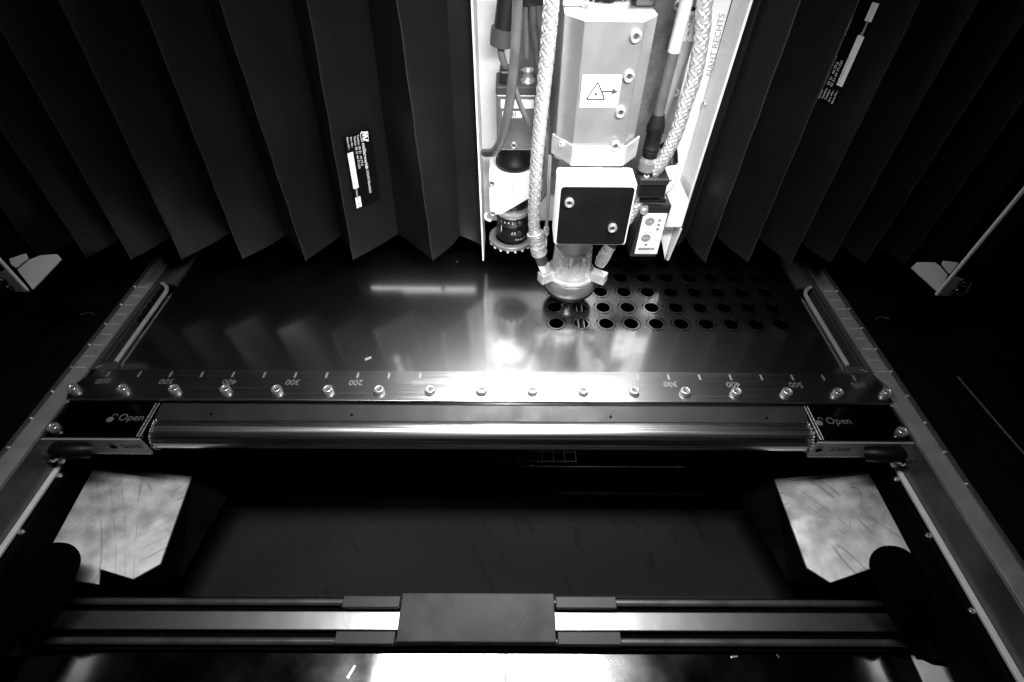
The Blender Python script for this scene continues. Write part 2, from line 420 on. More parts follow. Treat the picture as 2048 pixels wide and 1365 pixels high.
def sticker(parent, pa, pb, z0, z1, wfrac, flip):
    """printed maker label lying on the facet between fold lines pa and pb (bottom x, top x, y, zbottom)"""
    def P(q, z): k = (z-q[3])/(.465-q[3]); return Vector((q[0]+(q[1]-q[0])*k, q[2], z))
    zc = (z0+z1)/2
    A, B = P(pa, zc), P(pb, zc); across = (B-A)
    upv = (P(pa, z1)+P(pb, z1)-P(pa, z0)-P(pb, z0)); upv.normalize()
    wid = across.length; ac = across.normalized(); N = ac.cross(upv)
    if N.y > 0: N = -N; 
    c = A+across*wfrac[0]+N*.0024
    H = (z1-z0); Wd = wid*wfrac[1]
    # reading direction runs along the fold
    if not flip: right = -upv
    else: right = upv
    up = N.cross(right)
    st = MB(); R = right
    pts = [c+R*a+up*b for a, b in rrect(H, Wd, .003)]
    st.prism(pts, (0, 0, 0), N*.0003)
    o = st.build('maker_sticker', 'matte_black', parent)
    L = lambda a, b: c+R*(a*H/2)+up*(b*Wd/2)+N*.00035
    # white fields
    def field(a0, a1, b0, b1, m='label_white', nm='blank_field'):
        q = [L(a0, b0), L(a1, b0), L(a1, b1), L(a0, b1)]
        MB().prism(q, (0, 0, 0), N*.0001).build(nm, m, o)
    field(-.58, .40, -.93, -.52); field(.66, .98, -.93, -.52, nm='date_field')
    T = lambda s, size, a, b, bold=0, m='print_white': text(s, size, L(a, b), R, up, m, o, lift=.0001, bold=bold)
    T('möllerwerke', Wd*.165, -.37, .30, .0001); T('D-33649 Bielefeld', Wd*.135, .30, .30)
    T('Telefon:', Wd*.10, -.82, -.02); T('Telefax:', Wd*.10, -.82, -.25); T('Art.-Nr.:', Wd*.10, -.82, -.50); T('Ident-Nr.:', Wd*.10, -.82, -.75)
    T('05 21  44 77-0', Wd*.11, -.40, -.02); T('05 21-44 77-333', Wd*.11, -.38, -.25); T('Datum:', Wd*.115, .53, -.72)
    if not flip: T('10 / 2014', Wd*.11, .82, -.72, m='ink_soft')
    else: T('77-0086.0-1159', Wd*.12, -.28, -.62, m='ink_soft'); T('09 / 2014', Wd*.11, .80, -.72, m='ink_soft')
    # zigzag logo in its frame
    lg = MB()
    z = [(-.985, .25), (-.93, .75), (-.90, .32), (-.85, .72), (-.82, .30), (-.72, .70)]
    for (a, b), (a2, b2) in zip(z[:-1], z[1:]):
        p, q_ = L(a, b), L(a2, b2); d = (q_-p).normalized(); s_ = d.cross(N)*Wd*.025
        lg.prism([p-s_, q_-s_, q_+s_, p+s_], (0, 0, 0), N*.0002)
    for (a, b, a2, b2) in ((-.96, .20, -.96, .72), (-.96, .72, -.76, .72), (-.76, .72, -.76, .20), (-.76, .20, -.96, .20)):
        p, q_ = L(a, b), L(a2, b2); d = (q_-p).normalized(); s_ = d.cross(N)*Wd*.008
        lg.prism([p-s_, q_-s_, q_+s_, p+s_], (0, 0, 0), N*.00012)
    lg.build('zigzag_logo', 'print_white', o)
# left: facet between ridge 2 and valley 2 ; right: facet between valley 3 and ridge 3
sticker(bl, (*RL[1], .188, .083), (*VL[1], .254, .09), .176, .296, (.46, .52), False)
sticker(br, (*VR[2], .254, .09), (*RR[2], .188, .083), .335, .462, (.13, .62), True)

# ================================================================== MOUNTING PANEL OF THE CUTTING HEAD
def mounting_panel():
    t = thing('mounting_panel', 'white painted upright panel carrying the cutting head between the bellows', 'panel', (.17, .26, .04))
    P = MB(); P.bprism([(-.0056, .3120, .084), (.306, .3120, .085), (.3495, .3120, .088), (.3525, .3120, .74), (-.0056, .3120, .74)], (0, .004, 0), .0012)
    P.build('back_plate', 'panel_paint', t)
    MB().box(-.0085, -.0058, .243, .3160, .040, .74, .0008).build('left_flange', 'white_paint', t)
    P = MB(); P.bprism([(.3470, .250, .126), (.3470, .3115, .126), (.3560, .3115, .74), (.3560, .250, .74)], (.004, 0, 0), .0010); P.build('right_flange', 'panel_paint', t)
    # folded bracket low on the right with its gusset
    MB().box(.300, .3405, .222, .3115, .131, .182, .002).build('bracket_box', 'white_paint', t)
    g = MB(); g.bprism([(.3395, .262, .1255), (.3395, .226, .1255), (.3410, .248, .040), (.3410, .256, .036)], (.004, 0, 0), .0008); g.build('gusset', 'white_paint', t)
    g = MB(); g.bprism([(.305, .2555, .130), (.339, .2555, .130), (.339, .2555, .038)], (0, -.002, 0), .0006); g.build('gusset_web', 'white_paint', t)
    s0 = None
    for x, z in ((0.2867, 0.4015), (0.2873, 0.3521), (0.2991, 0.3231), (0.1095, 0.4015), (0.1079, 0.351), (0.0682, 0.4004), (0.276, 0.4391)):
        y = .3066
        if s0 is None: s0 = screw_head(t, (x, y, z), (0, -1, 0), .0066, .0035)
        else: copy_screw(s0, (x, y, z), t)
    for y, z in ((.3000, .3080), (.3050, .1560)): screw_head(t, (.3500-(.3080-z)*.018, y, z), (-1, 0, 0), .0058, .003)
    # steel backing plates
    b = MB(); b.box(0.0879, 0.1276, .3070, .3118, 0.1425, 0.448, .0015); b.build('backing_plate', 'backing', t)
    b = MB(); b.box(0.2059, 0.3098, .3070, .3118, 0.1393, 0.4909, .0015); b.build('backing_plate', 'backing', t)
    b = MB(); b.box(0.0451, 0.0866, .3070, .3118, 0.2765, 0.448, .0015); b.build('backing_plate', 'backing', t)
    text('NAHT RECHTS', .0125, (0.3456, 0.3118, 0.386), (-.06, 0, 1), (-1, 0, 0), 'pencil', t, 'handwriting', shear=.15)
mounting_panel()

# ================================================================== CUTTING HEAD
AX, AY = .153, .195
def cutting_head():
    t = thing('cutting_head', 'steel laser cutting head with black square cover and warning label over the sheet', 'cutting head', (AX, AY, .004))
    # chamfered body block
    b = MB(); pl_ = [(.106, .306), (.106, .166), (.127, .140), (.196, .140), (.215, .166), (.215, .306)]
    b.bprism([(x, y, .285) for x, y in pl_], (0, 0, .177), .0012); b.build('body_block', 'machined', t)
    # polished spindle tube above
    MB().lathe([(.0255, 0), (.0255, .20)], (.157, .198, .462), n=40).build('upper_tube', 'polished', t)
    MB().lathe([(.030, 0), (.030, .006), (.028, .0075)], (.157, .198, .4621), n=40).build('tube_flange', 'machined', t)
    for x, y, mm in ((.118, .215, 'white_paint'), (.205, .215, 'cable_dark')):
        MB().box(x-.012, x+.012, y-.02, y+.025, .4625, .53, .002).build('upper_block', mm, t)
    s0 = None
    for x, z in ((.1875, .4465), (.1872, .4035), (.1842, .3605)):
        if s0 is None: s0 = screw_head(t, (x, .1402, z), (0, -1, 0), .0067, .0055)
        else: copy_screw(s0, (x, .1402, z), t)
    # folded band
    b = MB(); b.bprism([(.101, .172, .289), (.127, .136, .289), (.199, .136, .289), (.2215, .164, .289), (.2215, .170, .289), (.198, .1385, .289), (.128, .1385, .289), (.1030, .176, .289)], (0, 0, .0275), .0006)
    b.build('folded_band', 'satin_steel', t)
    copy_screw(s0, (.1835, .1362, .3185), t)
    d = Vector((-.036, -.026, 0)).normalized(); screw_head(t, (.1145, .1535, .311), d, .0042, .004)
    # cover box
    b = MB(); b.box(.1075, .2130, .0915, .1390, .1870, .2860, .004); o = b.build('cover_box', 'white_paint', t)
    cv = flat(rrect(.0985, .0915, .005), (.16025, .0914, .2365), (1, 0, 0), (0, 0, 1), 0, 'cover_black', 'black_cover', o, .0016)
    for x, z in ((.1235, .2604), (.1882, .2206)): copy_screw(s0, (x, .0898, z), t)
    text('LASER', .0105, (.162, .0898, .2405), (1, 0, .03), (0, 0, 1), 'key_grey', cv, 'embossed_name', lift=-.00001)
    # sensor column below
    MB().lathe([(.0305, .062), (.0305, .190)], (AX, AY, 0), n=40).build('neck', 'machined', t)
    MB().lathe([(.0315, .112), (.0325, .1095), (.0345, .075), (.0375, .068), (.040, .064), (.0405, .060)], (AX, AY, 0), n=48, cap=True).build('collar', 'bright_nickel', t)
    b = MB()
    for a in (-128, -100, -62, -40):
        a = math.radians(a); c = Vector((AX+.0335*math.cos(a), AY+.0335*math.sin(a), 0)); b.cyl(c+Vector((0, 0, .07)), c+Vector((0, 0, .110)), .0032, 12)
    b.build('collar_ribs', 'bright_nickel', t)
    MB().lathe([(.041, .052), (.0445, .0545), (.0445, .058), (.042, .0605)], (AX, AY, 0), n=48).build('retaining_ring', 'bright_nickel', t)
    MB().lathe([(.044, .026), (.0455, .0275), (.0455, .0515), (.044, .0525)], (AX, AY, 0), n=48).build('skirt', 'camera_metal', t)
    MB().lathe([(.046, .0225), (.046, .0262)], (AX, AY, 0), n=48).build('skirt_lip', 'black_plastic', t)
    MB().lathe([(.003, .002), (.006, .004), (.018, .020), (.022, .0224)], (AX, AY, 0), n=32).build('nozzle', 'polished', t)
    for sx, y in ((-1, .172), (1, .172)):
        b = MB(); c = Vector((AX+sx*.046, y-.004, .066)); d = Vector((sx*.85, -.5, 0)).normalized(); e = Vector((-d.y, d.x, 0))
        hw, hl, hh = .0085, .013, .0095
        p = [c-d*hl-e*hw, c+d*hl-e*hw, c+d*hl+e*hw, c-d*hl+e*hw]
        b.bprism([q-Vector((0, 0, hh)) for q in p], (0, 0, 2*hh), .0012); b.build('elbow_block', 'bright_nickel', t)
    screw_head(t, (AX-.011, AY-.0355, .094), (0, -1, .1), .003, .002, 'set_screw')
    # laser aperture label
    lb = flat(rrect(.048, .0385, .0006, 2), (.1550, .1399, .3850), (1, 0, 0), (0, 0, 1), 0, 'label_white', 'warning_label', t, .0003)
    O = (.1550, .1396, .3850); R, U = (1, 0, 0), (0, 0, 1)
    def fl(poly, nm, m='ink', lift=.0001): return flat(poly, O, R, U, lift, m, nm, lb, .0001)
    def stroke(p, q_, w_):
        d = Vector(q_)-Vector(p); d.normalize(); nn = Vector((-d.y, d.x))*w_
        return [tuple(Vector(p)-nn), tuple(Vector(q_)-nn), tuple(Vector(q_)+nn), tuple(Vector(p)+nn)]
    tri = [(-.0165, -.0095), (.0065, -.0095), (-.0045, .0110)]
    for i in range(3): fl(stroke(tri[i], tri[(i+1) % 3], .0010), 'triangle_side')
    fl(circ(-.0055, -.003, .0019), 'beam_dot'); fl(stroke((.0025, .0), (.015, .0), .0012), 'arrow_shaft'); fl([(.0145, -.0042), (.0225, 0), (.0145, .0042)], 'arrow_head')
    rr = rrect(.030, .031, .004); rr = [(a-.005, b) for a, b in rr]
    for i in range(len(rr)):
        a, b2 = rr[i], rr[(i+1) % len(rr)]
        if a[0] > .009 and abs(a[1]) < .012 and abs(b2[1]) < .012: continue
        fl(stroke(a, b2, .0003), 'rounded_frame')
    return t
head = cutting_head()

# ================================================================== CAMERA UNIT LEFT OF THE HEAD
def inspection_camera():
    t = thing('inspection_camera', 'industrial camera with black lens and toothed ring light beside the cutting head', 'camera', (.048, .215, .105))
    cx, cy = .0480, .2135
    b = MB(); b.box(.0235, .0785, .199, .2515, .279, .358, .002); cb = b.build('camera_body', 'camera_metal', t)
    MB().box(.0228, .0792, .1982, .2525, .3582, .3690, .002).build('body_cap', 'carriage', t)
    for z, w_, h_ in ((.346, .046, .012), (.3315, .028, .0095)):
        flat(rrect(w_, h_, .001, 2), (.0525 if z > .34 else .0455, .1989, z), (1, 0, 0), (0, 0, 1), 0, 'label_white', 'paper_label', cb, .0002)
    text('B1', .0085, (.0475, .1986, .3315), (1, 0, 0), (0, 0, 1), 'ink', cb)
    screw_head(t, (.048, .1988, .2875), (0, -1, 0), .0048, .003)
    MB().lathe([(.0105, 0), (.0105, .0025), (.0083, .003), (.0083, .014), (.0088, .0145), (.0088, .016), (.0068, .016), (.0066, .009)], (.0665, .215, .3692), n=28).build('silver_socket', 'screw', t)
    MB().box(.028, .046, .205, .235, .3692, .3860, .003).build('black_plug', 'cable_dark', t)
    MB().lathe([(.0275, 0), (.0285, .003), (.0285, .010), (.0255, .013), (.0245, .034)], (cx+.001, cy+.010, .2445), n=40).build('adapter_ring', 'black_plastic', t)
    # white holder with its oblique cut
    b = MB(); b.bprism([(.0105, .191, .2440), (.0935, .191, .2440), (.0935, .191, .2180), (.0770, .191, .2065), (.0290, .191, .1745), (.0105, .191, .1745)], (0, .012, 0), .0015); hp = b.build('holder_front', 'white_paint', t)
    MB().box(.0105, .0935, .2032, .2515, .2325, .2440, .001).build('holder_top', 'white_paint', t)
    b = MB(); b.box(.0105, .0165, .2032, .2515, .1745, .2320, .001); b.build('holder_side', 'white_paint', t)
    MB().box(.0465, .0475, .1905, .1911, .2100, .2435).build('joint_line', 'ink_soft', hp)
    for z in (.2316, .1790): screw_head(t, (.0150, .1905, z), (0, -1, 0), .0052, .0035)
    pts = [(.0105+.008*math.cos(a), .195, .1690+.008*math.sin(a)) for a in [PI*.95+i*PI*.62/8 for i in range(9)]]
    MB().tube([(.0105-.006, .195, .1745)]+pts, .0022, 8).build('cable_hook', 'white_paint', t)
    # lens
    MB().lathe([(.0262, .176), (.0262, .226)], (cx, cy+.012, 0), n=40).build('lens_rear', 'black_plastic', t)
    ln = MB().lathe([(.0265, .121), (.0272, .124), (.0272, .133), (.0266, .134), (.0272, .135), (.0272, .150), (.0264, .151), (.0272, .152), (.0272, .1675)], (cx, cy, 0), n=48).build('lens_barrel', 'black_plastic', t)
    MB().lathe([(.0272, .1676), (.0276, .169), (.0276, .1735), (.0268, .175)], (cx, cy, 0), n=48).build('bright_lens_ring', 'screw', t)
    for a, z in ((-68, .1605), (-70, .1420)):
        a = math.radians(a); d = Vector((math.cos(a), math.sin(a), 0))
        MB().lathe([(.0045, 0), (.0045, .004), (.0038, .005)], Vector((cx, cy, z))+d*.0268, d, 20).build('lock_screw', 'cable_dark', ln)
    def curved(s, size, z, a_mid, step, m='print_white', flipt=False):
        for k, ch in enumerate(s):
            a = math.radians(a_mid+(k-(len(s)-1)/2)*step*(-1 if flipt else 1)); d = Vector((math.cos(a), math.sin(a), 0)); r = Vector((-d.y, d.x, 0))
            if ch != ' ': text(ch, size, Vector((cx, cy, z))+d*.0275, r*(-1 if flipt else 1), (0, 0, -1 if flipt else 1), m, ln)
    curved('1642', .0062, .1610, -112, 14, flipt=False); curved('07', .0065, .1420, -88, 9, flipt=True); curved('JAPAN', .0050, .1290, -62, 8, flipt=True)
    MB().box(cx-.0195, cx-.0188, cy-.0203, cy-.0193, .141, .152).build('index_mark', 'print_white', ln)
    rg = MB().lathe([(.0275, .1135), (.0385, .1135), (.0385, .1185), (.0375, .1192), (.0275, .1192), (.0275, .1135)], (cx-.002, cy, 0), n=56, cap=False).build('ring_light', 'camera_metal', t)
    for k in range(18):
        a = 2*PI*k/18
        MB().lathe([(.0022, 0), (.0022, .0035), (.0014, .005)], (cx-.002+.0366*math.cos(a), cy+.0366*math.sin(a), .1134), (0, 0, -1), 10).build('led_tooth', 'label_white', rg)
    t.location = (.0482, .2550, .0763); t.scale = (1.055, 1.055, 1.055)
inspection_camera()

# ================================================================== SENSOR BOX RIGHT OF THE HEAD
def sensor_box():
    t = thing('sensor_controller', 'dark sensor controller with printed white keypad face on the panel bracket', 'controller', (.281, .22, .083))
    b = MB(); b.bprism([(.2545, .201, .084), (.3015, .201, .084), (.3055, .201, .187), (.2585, .201, .187)], (0, .040, 0), .0025); bd = b.build('housing', 'cable_dark', t)
    R, U = (1, 0, .0), (.042, 0, 1)
    O = Vector((.2818, .2008, .1320))
    f = flat(rrect(.0395, .0820, .0015, 3), O, R, U, 0, 'label_white', 'keypad_face', t, .0004)
    fl = lambda poly, nm, m='key_grey': flat(poly, O, R, U, .0005, m, nm, f, .0002)
    a = fl(circ(-.0065, .0250, .0078), 'round_key'); b2 = fl(circ(-.0065, -.0075, .0078), 'round_key')
    fo = lambda s, sz, x, z, m='ink_soft': text(s, sz, O+Vector((1, 0, 0))*x+Vector((.042, 0, 1))*z+Vector((0, -.0008, 0)), R, U, m, f)
    fo('SEL', .0038, -.0065, .0250, 'print_white'); fo('SENSOR', .0030, -.0065, -.0075, 'print_white')
    for z, s in ((.0275, 'OUT'), (.0190, 'RUN'), (.0105, 'SET')): fl(circ(.0095, z, .0027), 'indicator'); fo(s, .0028, .0155, z)
    for x in (-.0085, -.0015): fl(circ(x, .0035, .0018, 3), 'small_arrow')
    fo('TEACH', .0022, -.004, .0085)
    fl(circ(-.0035, -.0215, .0026), 'indicator'); fl(circ(.0070, -.0215, .0026), 'indicator', 'print_white')
    for q in ([(.0045, .0300), (.0049, .0300), (.0049, -.004), (.0045, -.004)], [(.0093, .0085), (.0097, .0085), (.0090, -.0165), (.0086, -.0165)]): fl(q, 'print_line', 'ink_soft')
    fl([(-.0150, -.0325), (.0120, -.0325), (.0120, -.0280), (-.0150, -.0280)], 'display_bar'); fo('88', .004, .0075, -.0303, 'print_white')
    fo('ultrasonic sensor', .0030, -.001, -.0365)
    MB().lathe([(.0068, 0), (.0074, .001), (.0074, .009), (.0066, .010)], (.2560, .1995, .1800), (1, 0, 0), 24).build('cable_gland', 'screw', t)
    w_ = flat([(-.0105, 0), (.0085, 0), (.006, .007), (-.007, .007)], (.292, .222, .1875), (1, 0, 0), (0, 1, .3), 0, 'label_white', 'rating_plate', t, .0004)
sensor_box()

# clamp and elbow connector above the sensor
def hose_clamp():
    t = thing('hose_clamp', 'glossy black hose clamp block right of the square cover', 'clamp', (.263, .205, .205))
    MB().box(.2420, .2830, .182, .215, .212, .2350, .002).build('clamp_body', 'black_plastic', t)
    MB().box(.2390, .2840, .179, .219, .2352, .2450, .002).build('clamp_lid', 'cable_dark', t)
    MB().box(.2350, .2470, .188, .210, .2000, .2118, .001).build('clamp_foot', 'machined', t)
    MB().box(.2440, .2900, .190, .216, .1985, .2040, .001).build('base_plate', 'black_plastic', t)
    screw_head(t, (.2490, .186, .2452), (0, 0, 1), .0045, .003)
hose_clamp()
def elbow():
    t = thing('elbow_connector', 'black and white taped elbow connector behind the black hose clamp', 'connector', (.29, .23, .20))
    MB().tube(smooth_path([(.285, .245, .272), (.291, .236, .262), (.2945, .226, .245)], 16), .0115, 20).build('black_shell', 'black_plastic', t)
    MB().tube(smooth_path([(.2947, .2255, .2447), (.2955, .221, .232), (.291, .216, .216), (.284, .2163, .209)], 16), .0125, 20).build('white_tape', 'label_white', t)
    MB().tube(smooth_path([(.287, .205, .224), (.2935, .206, .228), (.3015, .213, .232)], 8), .0012, 8).build('tape_mark', 'ink', t)
elbow()

# ================================================================== HOSES AND CABLES
def braid_fn(r, nst=7, pitch=.030, amp=.0019):
    def f(t, d):
        a = nst*(t/(2*PI))+nst*d/(pitch*1.6); b = nst*(t/(2*PI))-nst*d/(pitch*1.6)
        u = abs(math.sin(PI*a)); v = abs(math.sin(PI*b))
        over = math.sin(PI*(a+b)*.5)*math.sin(PI*(a-b)*.5)
        return amp*(max(u**.7*(1 if over > 0 else .55), v**.7*(1 if over <= 0 else .55)))
    return f
def hose(name, label, cat, path, r, m, n=14, steps=70, braid=False, extras=()):
    pts = smooth_path(path, 520 if braid else steps)
    mb = MB(); mb.tube(pts, r, 60 if braid else n, braid_fn(r) if braid else None)
    if not extras:
        o = mb.build(name, m); return tag(o, label, cat)
    base = min((Vector(p) for p in path), key=lambda p: p.z)
    t = thing(name, label, cat, base); mb.build('hose_body', m, t)
    for fn in extras: fn(t)
    return t
def cap_fitting(p0, p1, prof, nm, m, n=20):
    return lambda t: MB().lathe(prof, p0, Vector(p1)-Vector(p0), n).build(nm, m, t)
# left braided hose down to the left elbow block
def left_extras(t):
    MB().tube(smooth_path([(.0840, .168, .156), (.0855, .167, .150), (.0870, .166, .142)], 10), [.0135+.0009*math.sin(i*2.1) for i in range(11)], 18).build('wire_wrap', 'braid', t)
    MB().tube(smooth_path([(.0872, .166, .1415), (.0900, .165, .128), (.0930, .165, .116)], 14), [.0128+.0011*math.sin(i*1.7) for i in range(15)], 18).build('tape_wrap', 'tape', t)
    MB().tube([(.0932, .165, .1155), (.0985, .166, .098)], .0098, 20).build('ferrule', 'carriage', t)
    MB().tube([(.0987, .166, .0975), (.1005, .1665, .091), (.104, .167, .079)], [.0108, .0102, .0085], 6, smooth=False).build('hex_nut', 'bright_nickel', t)
hose('braided_hose', 'thick silver braided hose left of the steel body, taped at its lower end', 'hose',
     [(.0905, .170, .56), (.0900, .170, .4745), (.0885, .170, .4224), (.0853, .170, .363), (.0817, .170, .2945), (.0807, .170, .2318), (.0816, .169, .170), (.0838, .168, .157)],
     .0077, 'braid', braid=True, extras=[left_extras])
def right_extras(t):
    MB().tube(smooth_path([(.2230, .185, .150), (.2200, .183, .138), (.2130, .181, .122)], 10), .0092, 18).build('rubber_sleeve', 'cable_dark', t)
    MB().tube([(.2128, .181, .1215), (.2080, .179, .1130)], .0100, 20).build('ferrule', 'satin_steel', t)
    MB().tube([(.2078, .179, .1127), (.2020, .176, .098), (.198, .174, .086)], [.0112, .0118, .0088], 8, smooth=False).build('hex_nut', 'bright_nickel', t)
hose('braided_hose', 'silver braided hose curving from beside the handwriting to the black clamp', 'hose',
     [(.268, .190, .56), (.2737, .190, .4713), (.2796, .190, .4401), (.2845, .190, .3883), (.2814, .190, .3501), (.2785, .190, .3084), (.2705, .192, .2708), (.2625, .198, .246)],
     .0080, 'braid', braid=True)
hose('braided_hose', 'short braided hose between the square cover and the sensor, ending in a nut', 'hose',
     [(.2480, .200, .199), (.2440, .196, .188), (.2370, .192, .172), (.2290, .188, .158), (.2232, .185, .1505)], .0072, 'braid', braid=True, extras=[right_extras])
hose('cable', 'thick grey cable bowing left in front of the camera body', 'cable',
     [(.0520, .165, .56), (.0507, .170, .4742), (.0484, .170, .4221), (.0425, .172, .3626), (.0322, .180, .3086), (.0200, .195, .2800), (.0080, .225, .262), (.002, .250, .250)], .0062, 'cable_grey')
def plug_extras(t):
    MB().tube([(.0385, .202, .470), (.0335, .203, .437)], .0118, 24).build('black_sleeve', 'cable_dark', t)
    MB().tube([(.0335, .203, .4368), (.0318, .203, .428), (.0300, .203, .417)], [.0148, .0148, .0138], 24).build('end_collar', 'cable_grey', t)
pale = hose('cable', 'flat pale cable leaving a black sleeve to enter the camera plug', 'cable',
     [(.0300, .206, .418), (.0310, .208, .405), (.0345, .212, .393), (.037, .218, .3835)], .0048, 'cable_mid', extras=[plug_extras])
pale.location = (.0366, .2582, .3701); pale.scale = (1.055, 1.055, 1.055)
hose('cable', 'thin dark cable slanting behind the braided hose from the camera', 'cable',
     [(.0450, .185, .382), (.0560, .184, .352), (.0680, .186, .325), (.0840, .195, .290), (.0930, .205, .250), (.0880, .215, .215)], .0036, 'cable_grey')
hose('cable', 'grey ribbed cable between the braided hose and the steel body', 'cable',
     [(.0700, .232, .56), (.0705, .230, .455), (.0780, .226, .400), (.0870, .215, .340), (.0960, .200, .290), (.0985, .190, .250), (.0960, .185, .222), (.0880, .186, .205)], .0056, 'cable_grey')
def clip_extras(t):
    MB().box(.0575, .0830, .222, .2450, .4560, .4950, .002).build('clip_block', 'black_plastic', t)
hose('cable', 'narrow cable dropping from a black clip onto the backing plate', 'cable',
     [(.0620, .236, .47), (.0630, .240, .44), (.0655, .245, .39)], .0042, 'cable_mid', extras=[clip_extras])
def m12(t):
    MB().lathe([(.0088, .3330), (.0125, .318), (.0130, .309), (.0115, .308), (.0115, .286), (.0120, .2855), (.0120, .2835), (.0115, .283), (.0115, .2815), (.0120, .281), (.0120, .279), (.0115, .2785), (.0110, .271)], (.2510, .2, 0), n=32).build('plug_body', 'soft_black', t)
    MB().lathe([(.0115, .2655), (.0115, .2708)], (.2510, .2, 0), n=32).build('bright_ring', 'screw', t)
    b = MB(); n = 36
    for k in range(n):
        a = 2*PI*k/n; c = Vector((.2510+.0122*math.cos(a), .2+.0122*math.sin(a), 0)); b.cyl(c+Vector((0, 0, .2505)), c+Vector((0, 0, .2645)), .0009, 6)
    b.build('knurling', 'machined', t); MB().lathe([(.0122, .2500), (.0122, .2650)], (.2510, .2, 0), n=32).build('knurled_nut', 'machined', t)
    MB().lathe([(.0135, .2450), (.0135, .2499)], (.2510, .2, 0), n=32).build('seal_ring', 'black_plastic', t)
    MB().tube(smooth_path([(.2555, .2005, .52), (.2545, .2003, .46), (.2530, .2, .412)], 12), .0082, 20).build('pale_sleeve', 'cable_pale', t)
hose('sensor_cable', 'grey cable in a pale sleeve ending in a black screw plug with knurled nut', 'cable',
     [(.2545, .2003, .46), (.2530, .200, .412), (.2515, .200, .370), (.2510, .200, .332)], .0074, 'cable_grey', n=20, extras=[m12])
def tagc(t):
    MB().tube([(.2775, .232, .452), (.2768, .233, .4180)], .0115, 24).build('paper_flag', 'label_white', t)
    text('CFBUS.049', .0066, (.2730, .2205, .4340), (-.05, 0, 1), (-1, -.3, 0), 'ink_soft', t); text('CAT9040', .0066, (.2810, .2205, .4350), (-.05, 0, 1), (-1, .25, 0), 'ink_soft', t)
    MB().tube([(.2766, .2335, .4175), (.2755, .236, .388)], .0098, 24).build('grey_sleeve', 'cable_pale', t)
    MB().tube([(.268, .225, .4535), (.290, .222, .4535)], .0022, 10).build('cable_tie', 'black_plastic', t)
hose('tagged_cable', 'pale cable with printed paper flag and black tie beside the braided hose', 'cable',
     [(.2795, .232, .56), (.2780, .232, .460), (.2765, .2335, .4180), (.2755, .236, .388), (.2740, .243, .350), (.2720, .249, .310), (.2700, .2505, .270)], .0078, 'cable_pale', extras=[tagc])
def pneu(t):
    MB().lathe([(.0035, 0), (.0048, .001), (.0048, .012), (.003, .016)], (.1020, .172, .150), (0, 0, 1), 16).build('brass_fitting', 'screw', t)
    MB().box(.0925, .1045, .172, .186, .124, .140, .001).build('square_block', 'white_paint', t)
hose('air_line', 'thin silver air line with small fitting between hose and square cover', 'air line',
     [(.1000, .172, .285), (.1015, .171, .230), (.1020, .172, .166), (.1015, .174, .140), (.0990, .178, .128)], .0028, 'machined', extras=[pneu])

